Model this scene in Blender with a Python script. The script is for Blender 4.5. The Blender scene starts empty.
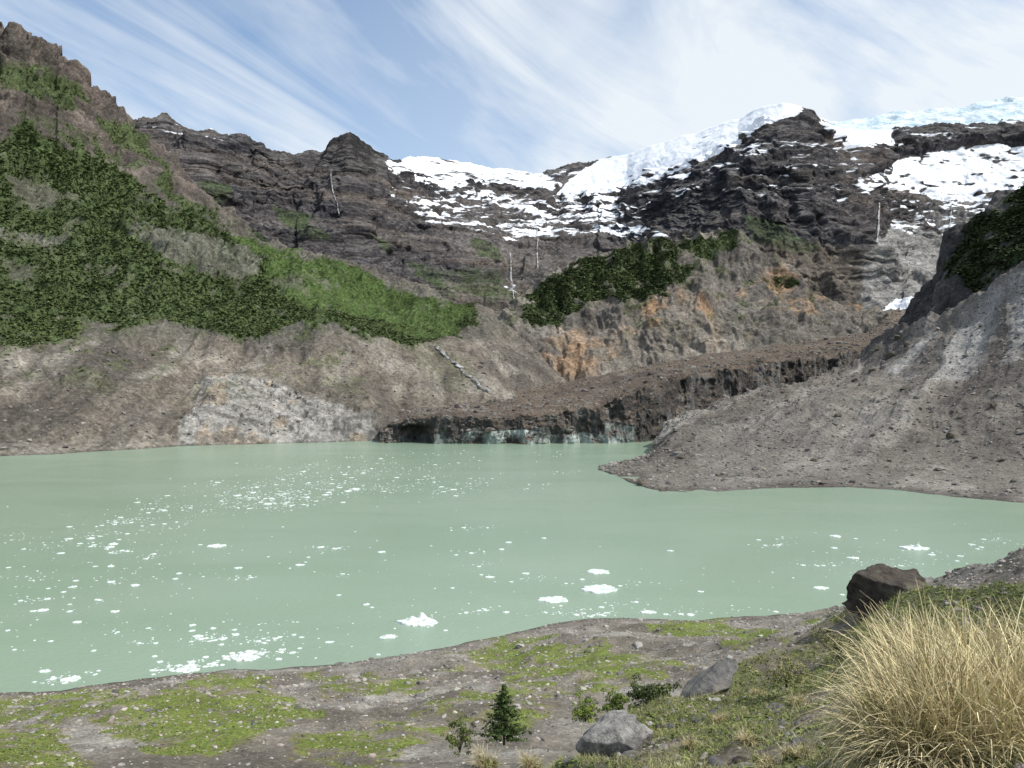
import bpy, bmesh, math, random
import numpy as np
from mathutils import Vector, Matrix
random.seed(7); RNG=np.random.default_rng(7)
F=803.0; H=40.0; CX=512.0; CY=384.0
scn=bpy.context.scene
COL=scn.collection
scn.view_settings.view_transform='Standard'; scn.view_settings.look='None'; scn.view_settings.exposure=0
# ---------------------------------------------------------------- noise
def _h(ix,iy,iz,seed):
    n=(ix.astype(np.uint32)*np.uint32(374761393)+iy.astype(np.uint32)*np.uint32(668265263)+iz.astype(np.uint32)*np.uint32(2147483647)+np.uint32(seed*974711+13))
    n=(n^(n>>np.uint32(13)))*np.uint32(1274126177); n=n^(n>>np.uint32(16)); n=n*np.uint32(2246822519); n=n^(n>>np.uint32(15))
    return (n&np.uint32(0xFFFFFF)).astype(np.float32)/16777215.0
def vnoise(p,seed):
    f=np.floor(p); t=(p-f).astype(np.float32); t=t*t*(3-2*t); i=f.astype(np.int64)&0xFFFFFFFF
    j=(f.astype(np.int64)+1)&0xFFFFFFFF
    x,y,z=t[...,0],t[...,1],t[...,2]
    def L(a,b,k): return a+(b-a)*k
    c=lambda a,b,d:_h(a,b,d,seed)
    r0=L(L(c(i[...,0],i[...,1],i[...,2]),c(j[...,0],i[...,1],i[...,2]),x),L(c(i[...,0],j[...,1],i[...,2]),c(j[...,0],j[...,1],i[...,2]),x),y)
    r1=L(L(c(i[...,0],i[...,1],j[...,2]),c(j[...,0],i[...,1],j[...,2]),x),L(c(i[...,0],j[...,1],j[...,2]),c(j[...,0],j[...,1],j[...,2]),x),y)
    return L(r0,r1,z)*2-1
ROT=np.array(Matrix.Rotation(0.6,3,Vector((.3,.5,.8)))@Matrix.Identity(3))
def fbm(P,scale,octv=5,seed=1,ridged=False,gain=.5,rot=True):
    p=P*np.array(scale); a=1.0; s=0; tot=0
    for k in range(octv):
        n=vnoise(p,seed+k*7)
        if ridged: n=1-2*np.abs(n)
        s=s+a*n; tot+=a; a*=gain
        p=p*2.03+17.3
        if rot and k>=1: p=p@ROT
    return s/tot
# ---------------------------------------------------------------- mesh builder
def mk(name,V,Fc,mat,parent=None,smooth=False,col=None,fl=None,kind=None):
    V=np.asarray(V,dtype=np.float32).reshape(-1,3); Fc=np.asarray(Fc,dtype=np.int32); k=Fc.shape[1]; n=len(Fc)
    me=bpy.data.meshes.new(name)
    me.vertices.add(len(V)); me.vertices.foreach_set('co',V.ravel())
    me.loops.add(n*k); me.loops.foreach_set('vertex_index',Fc.ravel())
    me.polygons.add(n); me.polygons.foreach_set('loop_start',np.arange(0,n*k,k,dtype=np.int32))
    me.update(calc_edges=True)
    me.polygons.foreach_set('use_smooth',np.full(n,smooth,dtype=bool))
    if col is not None:
        c=np.ones((len(V),4),dtype=np.float32); c[:,:3]=np.asarray(col).reshape(-1,3)
        me.attributes.new('col','FLOAT_COLOR','POINT').data.foreach_set('color',c.ravel())
    if fl:
        for kk,vv in fl.items(): me.attributes.new(kk,'FLOAT','POINT').data.foreach_set('value',np.asarray(vv,dtype=np.float32).ravel())
    me.materials.append(mat)
    o=bpy.data.objects.new(name,me); COL.objects.link(o)
    if parent: o.parent=parent
    if kind: o['kind']=kind
    return o
def tag(o,label,cat,group=None,kind=None):
    o['label']=label; o['category']=cat
    if group: o['group']=group
    if kind: o['kind']=kind
    return o
def empty(name,loc,label,cat,group=None):
    o=bpy.data.objects.new(name,None); COL.objects.link(o); o.location=loc; o.empty_display_size=.2
    return tag(o,label,cat,group)
# ---------------------------------------------------------------- materials
def newmat(name):
    m=bpy.data.materials.new(name); m.use_nodes=True; nt=m.node_tree; b=nt.nodes['Principled BSDF']
    return m,nt,b
def N(nt,t,**k):
    n=nt.nodes.new(t)
    for a,v in k.items(): setattr(n,a,v)
    return n
def noise(nt,co,scale,mapscale=None,detail=6,rough=.6,dist=0):
    n=N(nt,'ShaderNodeTexNoise'); n.inputs['Scale'].default_value=scale; n.inputs['Detail'].default_value=detail; n.inputs['Roughness'].default_value=rough; n.inputs['Distortion'].default_value=dist
    if mapscale:
        mp=N(nt,'ShaderNodeMapping'); mp.inputs['Scale'].default_value=mapscale; nt.links.new(co,mp.inputs[0]); nt.links.new(mp.outputs[0],n.inputs['Vector'])
    else: nt.links.new(co,n.inputs['Vector'])
    return n.outputs['Fac']
def mrange(nt,v,a,b,c,d):
    n=N(nt,'ShaderNodeMapRange'); nt.links.new(v,n.inputs[0])
    for i,x in enumerate((a,b,c,d)): n.inputs[i+1].default_value=x
    return n.outputs[0]
def mth(nt,op,a,b):
    n=N(nt,'ShaderNodeMath',operation=op)
    for i,x in enumerate((a,b)):
        if isinstance(x,(int,float)): n.inputs[i].default_value=x
        else: nt.links.new(x,n.inputs[i])
    return n.outputs[0]
def vscale(nt,c,f):
    n=N(nt,'ShaderNodeVectorMath',operation='SCALE'); nt.links.new(c,n.inputs[0]); nt.links.new(f,n.inputs['Scale']); return n.outputs[0]
def mixc(nt,f,a,b):
    n=N(nt,'ShaderNodeMix',data_type='RGBA')
    nt.links.new(f,n.inputs[0])
    for i,x in ((6,a),(7,b)):
        if isinstance(x,tuple): n.inputs[i].default_value=(*x,1)
        else: nt.links.new(x,n.inputs[i])
    return n.outputs[2]
def terrain_mat(name,unit,strata=.0,vert=.0,fine=.8,bump=.6,bdist=None,snow=False,rough=.95,gainc=1.0):
    m,nt,b=newmat(name)
    co=N(nt,'ShaderNodeTexCoord').outputs['Object']
    at=N(nt,'ShaderNodeAttribute',attribute_name='col').outputs['Color']
    big=noise(nt,co,1/(unit*18),detail=4); f=mrange(nt,big,.3,.7,.75*gainc,1.25*gainc)
    fi=noise(nt,co,1/(unit*1.6),detail=8,rough=.75); f=mth(nt,'MULTIPLY',f,mrange(nt,fi,.3,.7,1-fine*.62,1+fine*.62))
    h=fi
    if strata:
        s=noise(nt,co,1/unit,(.035,.035,.28),detail=6,rough=.72,dist=.8); f=mth(nt,'MULTIPLY',f,mrange(nt,s,.35,.65,1-strata*.5,1+strata*.5)); h=mth(nt,'ADD',h,mth(nt,'MULTIPLY',s,strata))
    if vert:
        s=noise(nt,co,1/unit,(.35,.35,.035),detail=5,rough=.7,dist=.8); f=mth(nt,'MULTIPLY',f,mrange(nt,s,.35,.65,1-vert*.5,1+vert*.5)); h=mth(nt,'ADD',h,mth(nt,'MULTIPLY',s,vert))
    c=vscale(nt,at,f)
    vo=N(nt,'ShaderNodeTexVoronoi'); vo.inputs['Scale'].default_value=1/(unit*.9); nt.links.new(co,vo.inputs['Vector'])
    sep=N(nt,'ShaderNodeSeparateColor'); nt.links.new(vo.outputs['Color'],sep.inputs[0])
    c=vscale(nt,c,mrange(nt,sep.outputs[0],0,1,1-fine*.25,1+fine*.28))
    if snow:
        sa=N(nt,'ShaderNodeAttribute',attribute_name='snow').outputs['Fac']
        sn=noise(nt,co,1/(unit*6),(.26,.26,1.8),detail=8,rough=.66)
        sm=mrange(nt,mth(nt,'ADD',sa,mth(nt,'MULTIPLY',mth(nt,'SUBTRACT',sn,.5),2.5)),.47,.56,0,1)
        sc=mixc(nt,mrange(nt,fi,.35,.7,0,.5),(.80,.82,.86),(.66,.71,.79))
        c=mixc(nt,sm,c,sc)
        h=mth(nt,'MULTIPLY',h,mrange(nt,sm,0,1,1,.15))
    nt.links.new(c,b.inputs['Base Color']); b.inputs['Roughness'].default_value=rough; b.inputs['Specular IOR Level'].default_value=.15
    bp=N(nt,'ShaderNodeBump'); bp.inputs['Strength'].default_value=bump; bp.inputs['Distance'].default_value=bdist or unit*1.5
    nt.links.new(h,bp.inputs['Height']); nt.links.new(bp.outputs[0],b.inputs['Normal'])
    return m
def leaf_mat(name,rough=.7):
    m,nt,b=newmat(name)
    at=N(nt,'ShaderNodeAttribute',attribute_name='col').outputs['Color']
    co=N(nt,'ShaderNodeTexCoord').outputs['Object']
    nz=noise(nt,co,.4,detail=3)
    nt.links.new(vscale(nt,at,mrange(nt,nz,.3,.7,.75,1.25)),b.inputs['Base Color']); b.inputs['Roughness'].default_value=rough; b.inputs['Specular IOR Level'].default_value=.2
    return m
M_far=terrain_mat('headwall_rock',5.0,strata=.85,vert=.6,fine=.9,bump=1.0,bdist=13,snow=True,gainc=1.12)
M_left=terrain_mat('hillside_rock',2.2,strata=.1,vert=.4,fine=.9,bump=.9,bdist=3.5,gainc=1.08)
M_mid=terrain_mat('bench_rock',3.2,strata=.2,vert=.5,fine=.9,bump=.9,bdist=5,gainc=1.12)
M_glac=terrain_mat('glacier_debris',1.5,strata=0,vert=.3,fine=.9,bump=.9,bdist=2.5)
M_mor=terrain_mat('moraine_gravel',1.0,strata=0,vert=.05,fine=.8,bump=.7,bdist=1.4,gainc=1.25)
M_crag=terrain_mat('crag_rock',2.0,strata=.2,vert=.5,fine=.8,bump=.8,bdist=3)
M_gr=terrain_mat('shore_gravel',.16,fine=.8,bump=.7,bdist=.2,gainc=1.05)
M_bank=terrain_mat('bank_soil',.05,fine=.8,bump=.6,bdist=.05)
M_leaf=leaf_mat('foliage'); M_rockatt=leaf_mat('loose_rock',.95)
def rock_mat(name,c1,c2,unit,lich=None):
    m,nt,b=newmat(name); co=N(nt,'ShaderNodeTexCoord').outputs['Object']
    n1=noise(nt,co,1/unit,detail=9,rough=.7); n2=noise(nt,co,.35/unit,detail=5,dist=.5)
    c=mixc(nt,mrange(nt,n1,.35,.65,0,1),c1,c2)
    if lich: c=mixc(nt,mrange(nt,n2,.52,.60,0,.8),c,lich)
    nt.links.new(c,b.inputs['Base Color']); b.inputs['Roughness'].default_value=.92; b.inputs['Specular IOR Level'].default_value=.2
    bp=N(nt,'ShaderNodeBump'); bp.inputs['Strength'].default_value=1; bp.inputs['Distance'].default_value=unit*.8
    nt.links.new(n1,bp.inputs['Height']); nt.links.new(bp.outputs[0],b.inputs['Normal']); return m
M_dark=rock_mat('dark_basalt',(.03,.026,.024),(.12,.10,.08),.25,(.16,.15,.10))
M_grey=rock_mat('grey_rock',(.16,.155,.15),(.46,.44,.41),.16,(.12,.115,.11))
M_slab=rock_mat('slab_rock',(.08,.08,.078),(.22,.21,.20),.18,(.27,.25,.21))
M_ice,nt,b=newmat('floe_ice'); co=N(nt,'ShaderNodeTexCoord').outputs['Object']
nn=noise(nt,co,3.5,detail=6,rough=.65); nt.links.new(mixc(nt,mrange(nt,nn,.4,.66,0,1),(.70,.72,.71),(.38,.48,.44)),b.inputs['Base Color']); b.inputs['Roughness'].default_value=.5
M_cap,nt,b=newmat('ice_cap_ice'); co=N(nt,'ShaderNodeTexCoord').outputs['Object']
nn=noise(nt,co,.02,(.6,.6,2.5),detail=8,rough=.7); nt.links.new(mixc(nt,mrange(nt,nn,.42,.6,0,1),(.68,.77,.83),(.43,.57,.66)),b.inputs['Base Color']); b.inputs['Roughness'].default_value=.6
bp=N(nt,'ShaderNodeBump'); bp.inputs['Strength'].default_value=1; bp.inputs['Distance'].default_value=16; nt.links.new(nn,bp.inputs['Height']); nt.links.new(bp.outputs[0],b.inputs['Normal'])
M_fall,nt,b=newmat('falling_water'); co=N(nt,'ShaderNodeTexCoord').outputs['Object']
nn=noise(nt,co,.3,(1,1,.5),detail=4); nt.links.new(mixc(nt,mrange(nt,nn,.40,.60,0,1),(.44,.45,.46),(.10,.095,.09)),b.inputs['Base Color']); b.inputs['Roughness'].default_value=.6
M_lake,nt,b=newmat('milky_water'); co=N(nt,'ShaderNodeTexCoord').outputs['Object']
nn=noise(nt,co,.012,(1,2.2,1),detail=5,dist=.5)
nt.links.new(mixc(nt,mrange(nt,nn,.35,.65,0,1),(.205,.282,.205),(.236,.310,.234)),b.inputs['Base Color'])
b.inputs['Roughness'].default_value=.22; b.inputs['IOR'].default_value=1.33; b.inputs['Specular IOR Level'].default_value=.5
w=noise(nt,co,.9,(1,2.4,1),detail=4,rough=.6); bp=N(nt,'ShaderNodeBump'); bp.inputs['Strength'].default_value=.5; bp.inputs['Distance'].default_value=.2
nt.links.new(w,bp.inputs['Height']); nt.links.new(bp.outputs[0],b.inputs['Normal'])
# ---------------------------------------------------------------- masks
def inpoly(px,py,poly):
    r=np.zeros(px.shape,dtype=bool); n=len(poly)
    for i in range(n):
        x1,y1=poly[i]; x2,y2=poly[(i+1)%n]
        if y1==y2: continue
        c=((y1>py)!=(y2>py))&(px<(x2-x1)*(py-y1)/(y2-y1)+x1); r^=c
    return r.astype(np.float32)
def blur(a,k=1):
    for _ in range(k):
        b=a.copy(); b[1:-1]=(a[:-2]+2*a[1:-1]+a[2:])/4; a=b.copy(); b[:,1:-1]=(a[:,:-2]+2*a[:,1:-1]+a[:,2:])/4; a=b
    return a
def soft(m,n,k=30,gain=2.5,na=.8):
    """polygon mask feathered over its edge and broken up with noise"""
    b=blur(m,k); return np.clip((b-.5+n*na)*gain+.5,0,1)*(b>.03)
def lerp3(c,col,m): 
    return c+(np.array(col,dtype=np.float32)-c)*np.clip(m,0,1)[...,None]
def shoreY(py): return F*H/(py-CY)
# ---------------------------------------------------------------- sheets
def sheet(name,rows,x0,x1,nx,segs,disp,colfn,mat,post=((120,-60),),label=None,cat=None,smoothk=6):
    PX=np.linspace(x0,x1,nx)
    py=[];yy=[]
    for r in rows:
        r=np.array(r,dtype=float)
        py.append(np.interp(PX,r[:,0],r[:,1])); yy.append(np.interp(PX,r[:,0],r[:,2]))
    PYl=[];YYl=[]
    for k,s in enumerate(segs):
        for j in range(s):
            t=j/s; PYl.append(py[k]*(1-t)+py[k+1]*t); YYl.append(yy[k]*(1-t)+yy[k+1]*t)
    PYl.append(py[-1]);YYl.append(yy[-1])
    PY=np.array(PYl);YY=np.array(YYl)
    YY=blur(YY,smoothk*3)
    for _ in range(smoothk):
        PY[1:-1]=(PY[:-2]+2*PY[1:-1]+PY[2:])/4
    X=(PX[None]-CX)/F*YY; Z=H+(CY-PY)/F*YY
    P=np.stack([X,YY,Z],-1)
    du=np.gradient(P,axis=1); dv=np.gradient(P,axis=0)
    Nn=np.cross(du,dv); Nn/=np.linalg.norm(Nn,axis=-1,keepdims=True)+1e-9
    P=disp(P,Nn,np.broadcast_to(PX[None],PY.shape),PY)
    qx=CX+F*P[...,0]/P[...,1]; qy=CY-F*(P[...,2]-H)/P[...,1]
    du=np.gradient(P,axis=1); dv=np.gradient(P,axis=0)
    N2=np.cross(du,dv); N2/=np.linalg.norm(N2,axis=-1,keepdims=True)+1e-9
    col,fl=colfn(P,N2,qx,qy)
    A=dict(P=P.reshape(-1,3),qx=qx.ravel(),qy=qy.ravel(),N=N2.reshape(-1,3))
    if fl: A.update({k:v.ravel() for k,v in fl.items()})
    if post:
        last=P[-1]
        for (dy,dz) in post:
            q=last.copy(); q[:,1]+=dy; q[:,0]+=q[:,0]/q[:,1]*dy; q[:,2]+=dz
            P=np.concatenate([P,q[None]],0); col=np.concatenate([col,col[-1:]],0)
            if fl: fl={k:np.concatenate([v,v[-1:]],0) for k,v in fl.items()}
    nv,nx=P.shape[:2]
    i=np.arange(nv*nx).reshape(nv,nx)
    Fc=np.stack([i[:-1,:-1],i[:-1,1:],i[1:,1:],i[1:,:-1]],-1).reshape(-1,4)
    o=mk(name,P,Fc,mat,smooth=True,col=col,fl=fl,kind='structure')
    if label: o['label']=label; o['category']=cat or name
    A['obj']=o
    return A
def surf(A,px,py,r=2.5):
    d=(A['qx']-px)**2+(A['qy']-py)**2
    idx=np.where(d<r*r)[0]
    if len(idx)==0: k=int(np.argmin(d)); return A['P'][k],k
    k=idx[np.argmin(A['P'][idx,1])]; return A['P'][k],int(k)
def terr(P,period,warp,seed,sharp=4):
    s=P[...,2]/period+warp; t=s-np.floor(s); return 1-t**sharp-(1-t)**2*.3
# ---- headwall
top=[(60,122),(140,122),(150,118),(165,117),(178,126),(190,130),(215,131),(228,137),(240,135),(255,143),(265,150),(280,152),(300,155),(320,154),(327,149),(334,141),(341,135),(350,131),(357,134),(366,142),(376,152),(386,158),(392,160),(410,156),(430,158),(465,163),(485,168),(510,170),(540,175),(556,169),(575,163),(590,163),(610,157),(628,155),(650,146),(665,143),(680,137),(695,134),(710,128),(725,122),(740,119),(755,110),(770,106),(785,104),(798,106),(808,113),(818,120),(835,128),(870,131),(900,129),(950,126),(1024,121),(1120,116)]
tY=[(60,1750),(300,1780),(350,1790),(385,1900),(420,2250),(500,2500),(600,2550),(700,2250),(785,1950),(820,2000),(860,2300),(1120,2400)]
topr=[(a,b,np.interp(a,[q[0] for q in tY],[q[1] for q in tY])) for a,b in top]
Brows=[[(60,430,1130),(1120,430,1130)],
 [(60,300,1250),(300,290,1300),(400,300,1350),(520,310,1400),(700,300,1350),(850,330,1250),(960,310,1250),(1120,300,1200)],
 [(60,220,1450),(200,215,1430),(250,220,1520),(300,240,1470),(350,235,1500),(400,255,1600),(460,250,1640),(520,245,1800),(600,240,1950),(640,240,1850),(670,240,1650),(720,240,1540),(800,240,1480),(850,250,1500),(880,240,1650),(900,240,1750),(960,240,1750),(1120,240,1700)],
 [(60,170,1600),(200,165,1560),(250,175,1680),(300,190,1670),(350,180,1690),(400,205,1860),(480,205,2100),(560,205,2280),(625,205,2200),(660,202,1980),(690,195,1800),(740,175,1700),(800,165,1640),(850,175,1700),(880,190,2000),(960,190,2150),(1120,180,2150)],
 topr]
SN1=[(552,198),(566,176),(600,160),(640,148),(680,132),(720,120),(760,98),(806,96),(800,116),(765,126),(745,142),(720,152),(690,166),(665,176),(640,186),(600,192)]
SN2=[(385,150),(430,152),(470,158),(545,170),(560,186),(535,193),(500,186),(470,184),(440,192),(410,184),(392,172)]
SN3=[(848,180),(880,166),(900,158),(960,147),(1130,138),(1130,190),(1000,188),(960,202),(930,196),(900,190),(868,192)]
SN4=[(820,114),(850,118),(892,128),(894,144),(850,147),(830,138)]
def dispB(P,Nn,px,py):
    w=fbm(P,(1/220,1/220,1/220),3,3); w2=fbm(P,(1/110,1/110,1/200),4,4)
    Q=P+np.stack([w*60,w*0,w*45],-1)
    g=fbm(Q,(1/140,1/200,1/480),5,11,ridged=True,rot=False)
    g2=fbm(Q,(1/48,1/80,1/150),5,21,ridged=True,rot=False)
    fn=fbm(P,(1/26,)*3,5,41); fr=fbm(P,(1/70,1/70,1/50),6,43,ridged=True,gain=.6); fr2=fbm(P,(1/20,1/20,1/14),4,47,ridged=True)
    edge=np.clip((py-np.min(py,axis=0,keepdims=True))/18,0.2,1)
    la=np.clip(.45+w2*1.8,0.0,1.3)
    t1=terr(P,75,w*1.6+w2*.9+fn*.1,1,3); t2=terr(P,24,w2*2.2+w*2.4+fn*.15,2,3)
    sm=np.clip(blur(np.clip(inpoly(px,py,SN1)+inpoly(px,py,SN2)*.7+inpoly(px,py,SN3)*.7+inpoly(px,py,SN4),0,1),6),0,1)
    knob=1-.6*np.exp(-((px-352)/38)**2)*np.clip((190-py)/30,0,1)
    d=(g*56+g2*27)*edge+(t1*17+t2*7)*la*edge+fn*7*edge+fr*13*edge+fr2*3.5
    d=d*(1-.75*sm)*knob
    Pn=P+Nn*np.array([1,1,.25])*d[...,None]
    Pn[...,2]+=(fn*5+fbm(P,(1/38,1/200,0),5,77,ridged=True,rot=False,gain=.6)*11-3)*(1-.7*sm)
    return Pn
def colB(P,Nn,qx,qy):
    w1=fbm(P,(1/90,)*3,5,51)*10; w2=fbm(P,(1/90,)*3,5,61)*7
    x=qx+w1; y=qy+w2
    n=fbm(P,(1/140,1/140,1/100),5,71); nn=fbm(P,(1/45,)*3,5,73)
    c=np.empty(P.shape,dtype=np.float32); c[:]=(.080,.074,.077)
    c=lerp3(c,(.040,.040,.048),n*2.0+.3)
    c=lerp3(c,(.150,.125,.110),fbm(P,(1/260,1/260,1/24),4,72)*1.7)
    c=lerp3(c,(.022,.021,.023),soft(inpoly(x,y,[(320,155),(335,126),(352,122),(368,132),(385,158),(375,175),(330,168)]),nn,8)*.8)
    c=lerp3(c,(.030,.031,.040),soft(inpoly(x,y,[(630,195),(660,180),(720,160),(735,190),(700,235),(650,232),(625,222)]),nn,14)*.88)
    c=lerp3(c,(.036,.035,.042),soft(inpoly(x,y,[(740,140),(790,108),(830,140),(850,200),(800,230),(740,220)]),nn,20)*.65)
    c=lerp3(c,(.040,.038,.044),soft(inpoly(x,y,[(860,125),(1130,120),(1130,148),(960,146),(900,157),(880,150)]),nn,8)*.7)
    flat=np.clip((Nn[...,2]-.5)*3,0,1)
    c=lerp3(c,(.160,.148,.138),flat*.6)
    c=lerp3(c,(.15,.138,.130),soft(inpoly(x,y,[(420,200),(540,215),(600,240),(560,265),(500,262),(440,245)]),nn,25)*.5)
    c=lerp3(c,(.34,.33,.315),soft(inpoly(x,y,[(868,250),(888,228),(905,222),(945,235),(950,290),(920,305),(875,340),(855,320),(862,285)]),nn,14,3)*.8)
    c=lerp3(c,(.24,.23,.22),soft(inpoly(x,y,[(930,200),(1030,190),(1040,240),(950,262)]),nn,14)*.5)
    c=lerp3(c,(.20,.175,.15),soft(inpoly(x,y,[(440,280),(530,283),(525,320),(450,312)]),nn,14)*.6)
    c=lerp3(c,(.17,.145,.115),soft(inpoly(x,y,[(740,240),(860,250),(870,330),(780,320),(740,270)]),nn,20)*.6)
    c=lerp3(c,(.36,.22,.12),soft(inpoly(x,y,[(825,262),(850,258),(872,300),(850,320),(830,290)]),nn,10)*np.clip(n*3+.5,0,1)*.75)
    gm=np.clip(inpoly(x,y,[(195,178),(235,188),(225,205),(205,198)])+inpoly(x,y,[(268,208),(310,215),(335,240),(300,238)])+inpoly(x,y,[(365,232),(388,240),(385,254)])+inpoly(x,y,[(418,272),(443,278),(436,292)])+inpoly(x,y,[(740,215),(775,222),(820,252),(790,255),(750,240)])+inpoly(x,y,[(470,238),(500,245),(500,262),(480,255)])+inpoly(x,y,[(170,200),(260,230),(300,255),(230,235)])+inpoly(x,y,[(400,262),(500,270),(520,300),(440,296)])*.6,0,1)
    gm=soft(gm,nn,8)*np.clip(.5+flat,0,1)
    c=lerp3(c,(.062,.092,.034),gm*.8)
    sn=inpoly(x,y,SN1)*.68+inpoly(x,y,SN2)*.48
    for q,a in ([(700,140),(720,124),(760,100),(806,98),(800,114),(765,122),(740,136)],.85),([(395,170),(430,185),(470,200),(450,215),(420,205)],.36),([(415,203),(446,210),(450,224),(425,218)],.42),([(455,190),(520,195),(560,205),(550,218),(480,205)],.36),([(588,195),(614,192),(610,212),(592,208)],.44),([(586,222),(640,226),(672,238),(650,242),(600,234)],.46),([(500,222),(550,225),(560,240),(510,236)],.34),(SN4,.78),(SN3,.62),([(865,200),(905,196),(950,205),(945,215),(880,212)],.42),([(945,205),(958,208),(955,240),(940,236)],.42),([(960,195),(1130,200),(1130,215),(980,210)],.42),([(862,322),(895,303),(918,299),(905,312),(872,326)],.6),([(500,285),(520,283),(515,302),(505,300)],.28),([(740,130),(800,120),(850,200),(760,200)],.14),([(1000,225),(1030,222),(1030,235),(1005,235)],.4),([(600,185),(700,165),(730,175),(640,215)],.20),([(560,195),(620,195),(640,220),(570,222)],.26),([(385,185),(560,200),(640,225),(560,240),(430,225)],.18),([(840,195),(1000,200),(1040,225),(900,235)],.24):
        sn=np.maximum(sn,inpoly(x,y,q)*a)
    nzb=blur(Nn[...,2],2)
    sn=np.where(sn>0,sn+np.clip((nzb-.42)*1.1,-.45,.28),sn)
    sn=np.maximum(sn,np.where((y<192)&(x>385)&(nzb>.5),.34,0))
    sn=np.maximum(sn,np.where((qy<145)&(x<240)&(nzb>.5),.22,0))
    return c,dict(snow=blur(sn.astype(np.float32),2))
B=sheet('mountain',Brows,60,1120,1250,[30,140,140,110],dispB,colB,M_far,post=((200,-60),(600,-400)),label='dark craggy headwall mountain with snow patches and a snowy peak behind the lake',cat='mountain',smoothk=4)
# ice cap behind
def dispG(P,Nn,px,py):
    n=fbm(P,(1/70,1/70,1/40),5,91,ridged=True); P=P+Nn*(n*16)[...,None]; return P
def colG(P,Nn,qx,qy): return np.full(P.shape,.8,dtype=np.float32),None
G=sheet('ice_cap',[[(790,165,2450),(1150,160,2450)],[(790,130,2500),(860,133,2500),(1150,128,2500)],[(790,128,2800),(840,123,2800),(870,119,2800),(900,113,2750),(940,111,2750),(965,108,2750),(990,103,2750),(1024,97,2750),(1150,85,2750)]],790,1150,320,[20,60],dispG,colG,M_cap,post=((600,-100),),label='pale blue hanging ice cap along the skyline at top right',cat='glacier',smoothk=2)
# ---- left hillside
shoreA=[(-150,463),(0,456),(60,454),(100,451),(140,449),(180,446),(250,444),(330,442),(385,440)]
sA=[(a,b,shoreY(b)) for a,b in shoreA]+[(430,436,600),(520,430,660),(640,430,720)]
Arows=[[(a,b+16,c-14) for a,b,c in sA],sA,
 [(-150,345,520),(0,345,600),(60,348,620),(130,340,650),(200,347,670),(260,347,700),(320,328,730),(360,345,730),(400,350,760),(440,345,800),(520,358,850),(560,392,870),(640,425,900)],
 [(-150,160,760),(0,200,800),(100,215,860),(200,245,880),(260,270,890),(320,290,890),(400,312,900),(485,327,900),(520,350,900),(560,388,900),(640,424,910)],
 [(-150,-60,950),(0,28,1000),(12,34,1000),(22,46,1000),(40,56,1010),(52,66,1020),(75,78,1030),(82,92,1040),(90,98,1050),(112,113,1080),(130,124,1080),(165,160,1080),(200,200,1050),(250,236,1020),(290,248,1000),(340,265,990),(400,292,970),(440,305,960),(485,319,950),(505,332,950),(530,352,940),(560,384,930),(640,423,920)]]
cliff=[(205,380),(250,382),(300,398),(385,420),(388,446),(170,448),(196,410)]
def dispA(P,Nn,px,py):
    w=fbm(P,(1/120,)*3,3,103); w3=fbm(P,(1/30,)*3,4,104)
    Q=P+np.stack([w*30,w*0,w*20],-1)
    g=fbm(Q,(1/70,1/110,1/260),5,111,ridged=True,rot=False)
    g2=fbm(Q,(1/16,1/40,1/80),4,121,ridged=True,rot=False)
    fn=fbm(P,(1/14,)*3,5,141)
    cr=inpoly(px+w*12+w3*30,py+w*8+w3*16,cliff)
    cr2=inpoly(px+w*12+w3*14,py+w*8+w3*8,[(105,225),(190,218),(255,248),(275,278),(230,290),(165,272)])
    up=np.clip((350-py)/60,0,1)
    d=g*(8.0+up*11)+g2*(4.4+up*3)+fn*(1.6+up*5)
    blk=fbm(P,(1/9,1/9,1/14),4,151,ridged=True)
    sl=P[...,2]+P[...,0]*.35+w3*5; ts=sl/8.0; ts=ts-np.floor(ts)
    bx=(P[...,0]-P[...,2]*.4)/24+w3*.8; bx=bx-np.floor(bx)
    crm=np.clip(blur(cr,12),0,1)
    d=d*(1-.6*crm)+crm*(4.5+(1-ts**4)*2.0+(1-bx**6)*2.2+blk*.5)+blur(cr2,8)*(5+blk*8)
    crest=np.clip((150-py)/60,0,1)*np.clip((180-px)/60,0,1)
    d=d+crest*(fbm(Q,(1/40,1/40,1/18),4,161)*16+fbm(P,(1/20,)*3,4,163,ridged=True)*9)
    m=np.clip((px-330)/30,0,1)*np.clip((400-px)/12,0,1)*np.clip((py-395)/15,0,1)
    d=d+m*6
    d=d*np.clip((P[...,2]+1.5)/9,.12,1)
    P=P+Nn*d[...,None]; P[...,2]+=crest*fn*9
    return P
FA=[(-200,105),(0,130),(30,128),(60,150),(110,165),(150,190),(210,218),(250,240),(290,252),(340,268),(400,292),(485,316),(480,325),(440,335),(420,348),(400,338),(350,333),(300,322),(260,338),(200,328),(150,318),(90,324),(50,348),(0,338),(-200,345)]
HA=[[(120,232),(190,226),(245,250),(255,270),(230,280),(170,264)],[(-20,226),(50,229),(90,250),(40,237),(-20,237)],[(0,178),(55,190),(65,200),(30,204),(0,194)],[(60,112),(130,150),(150,185),(90,160)]]
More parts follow.
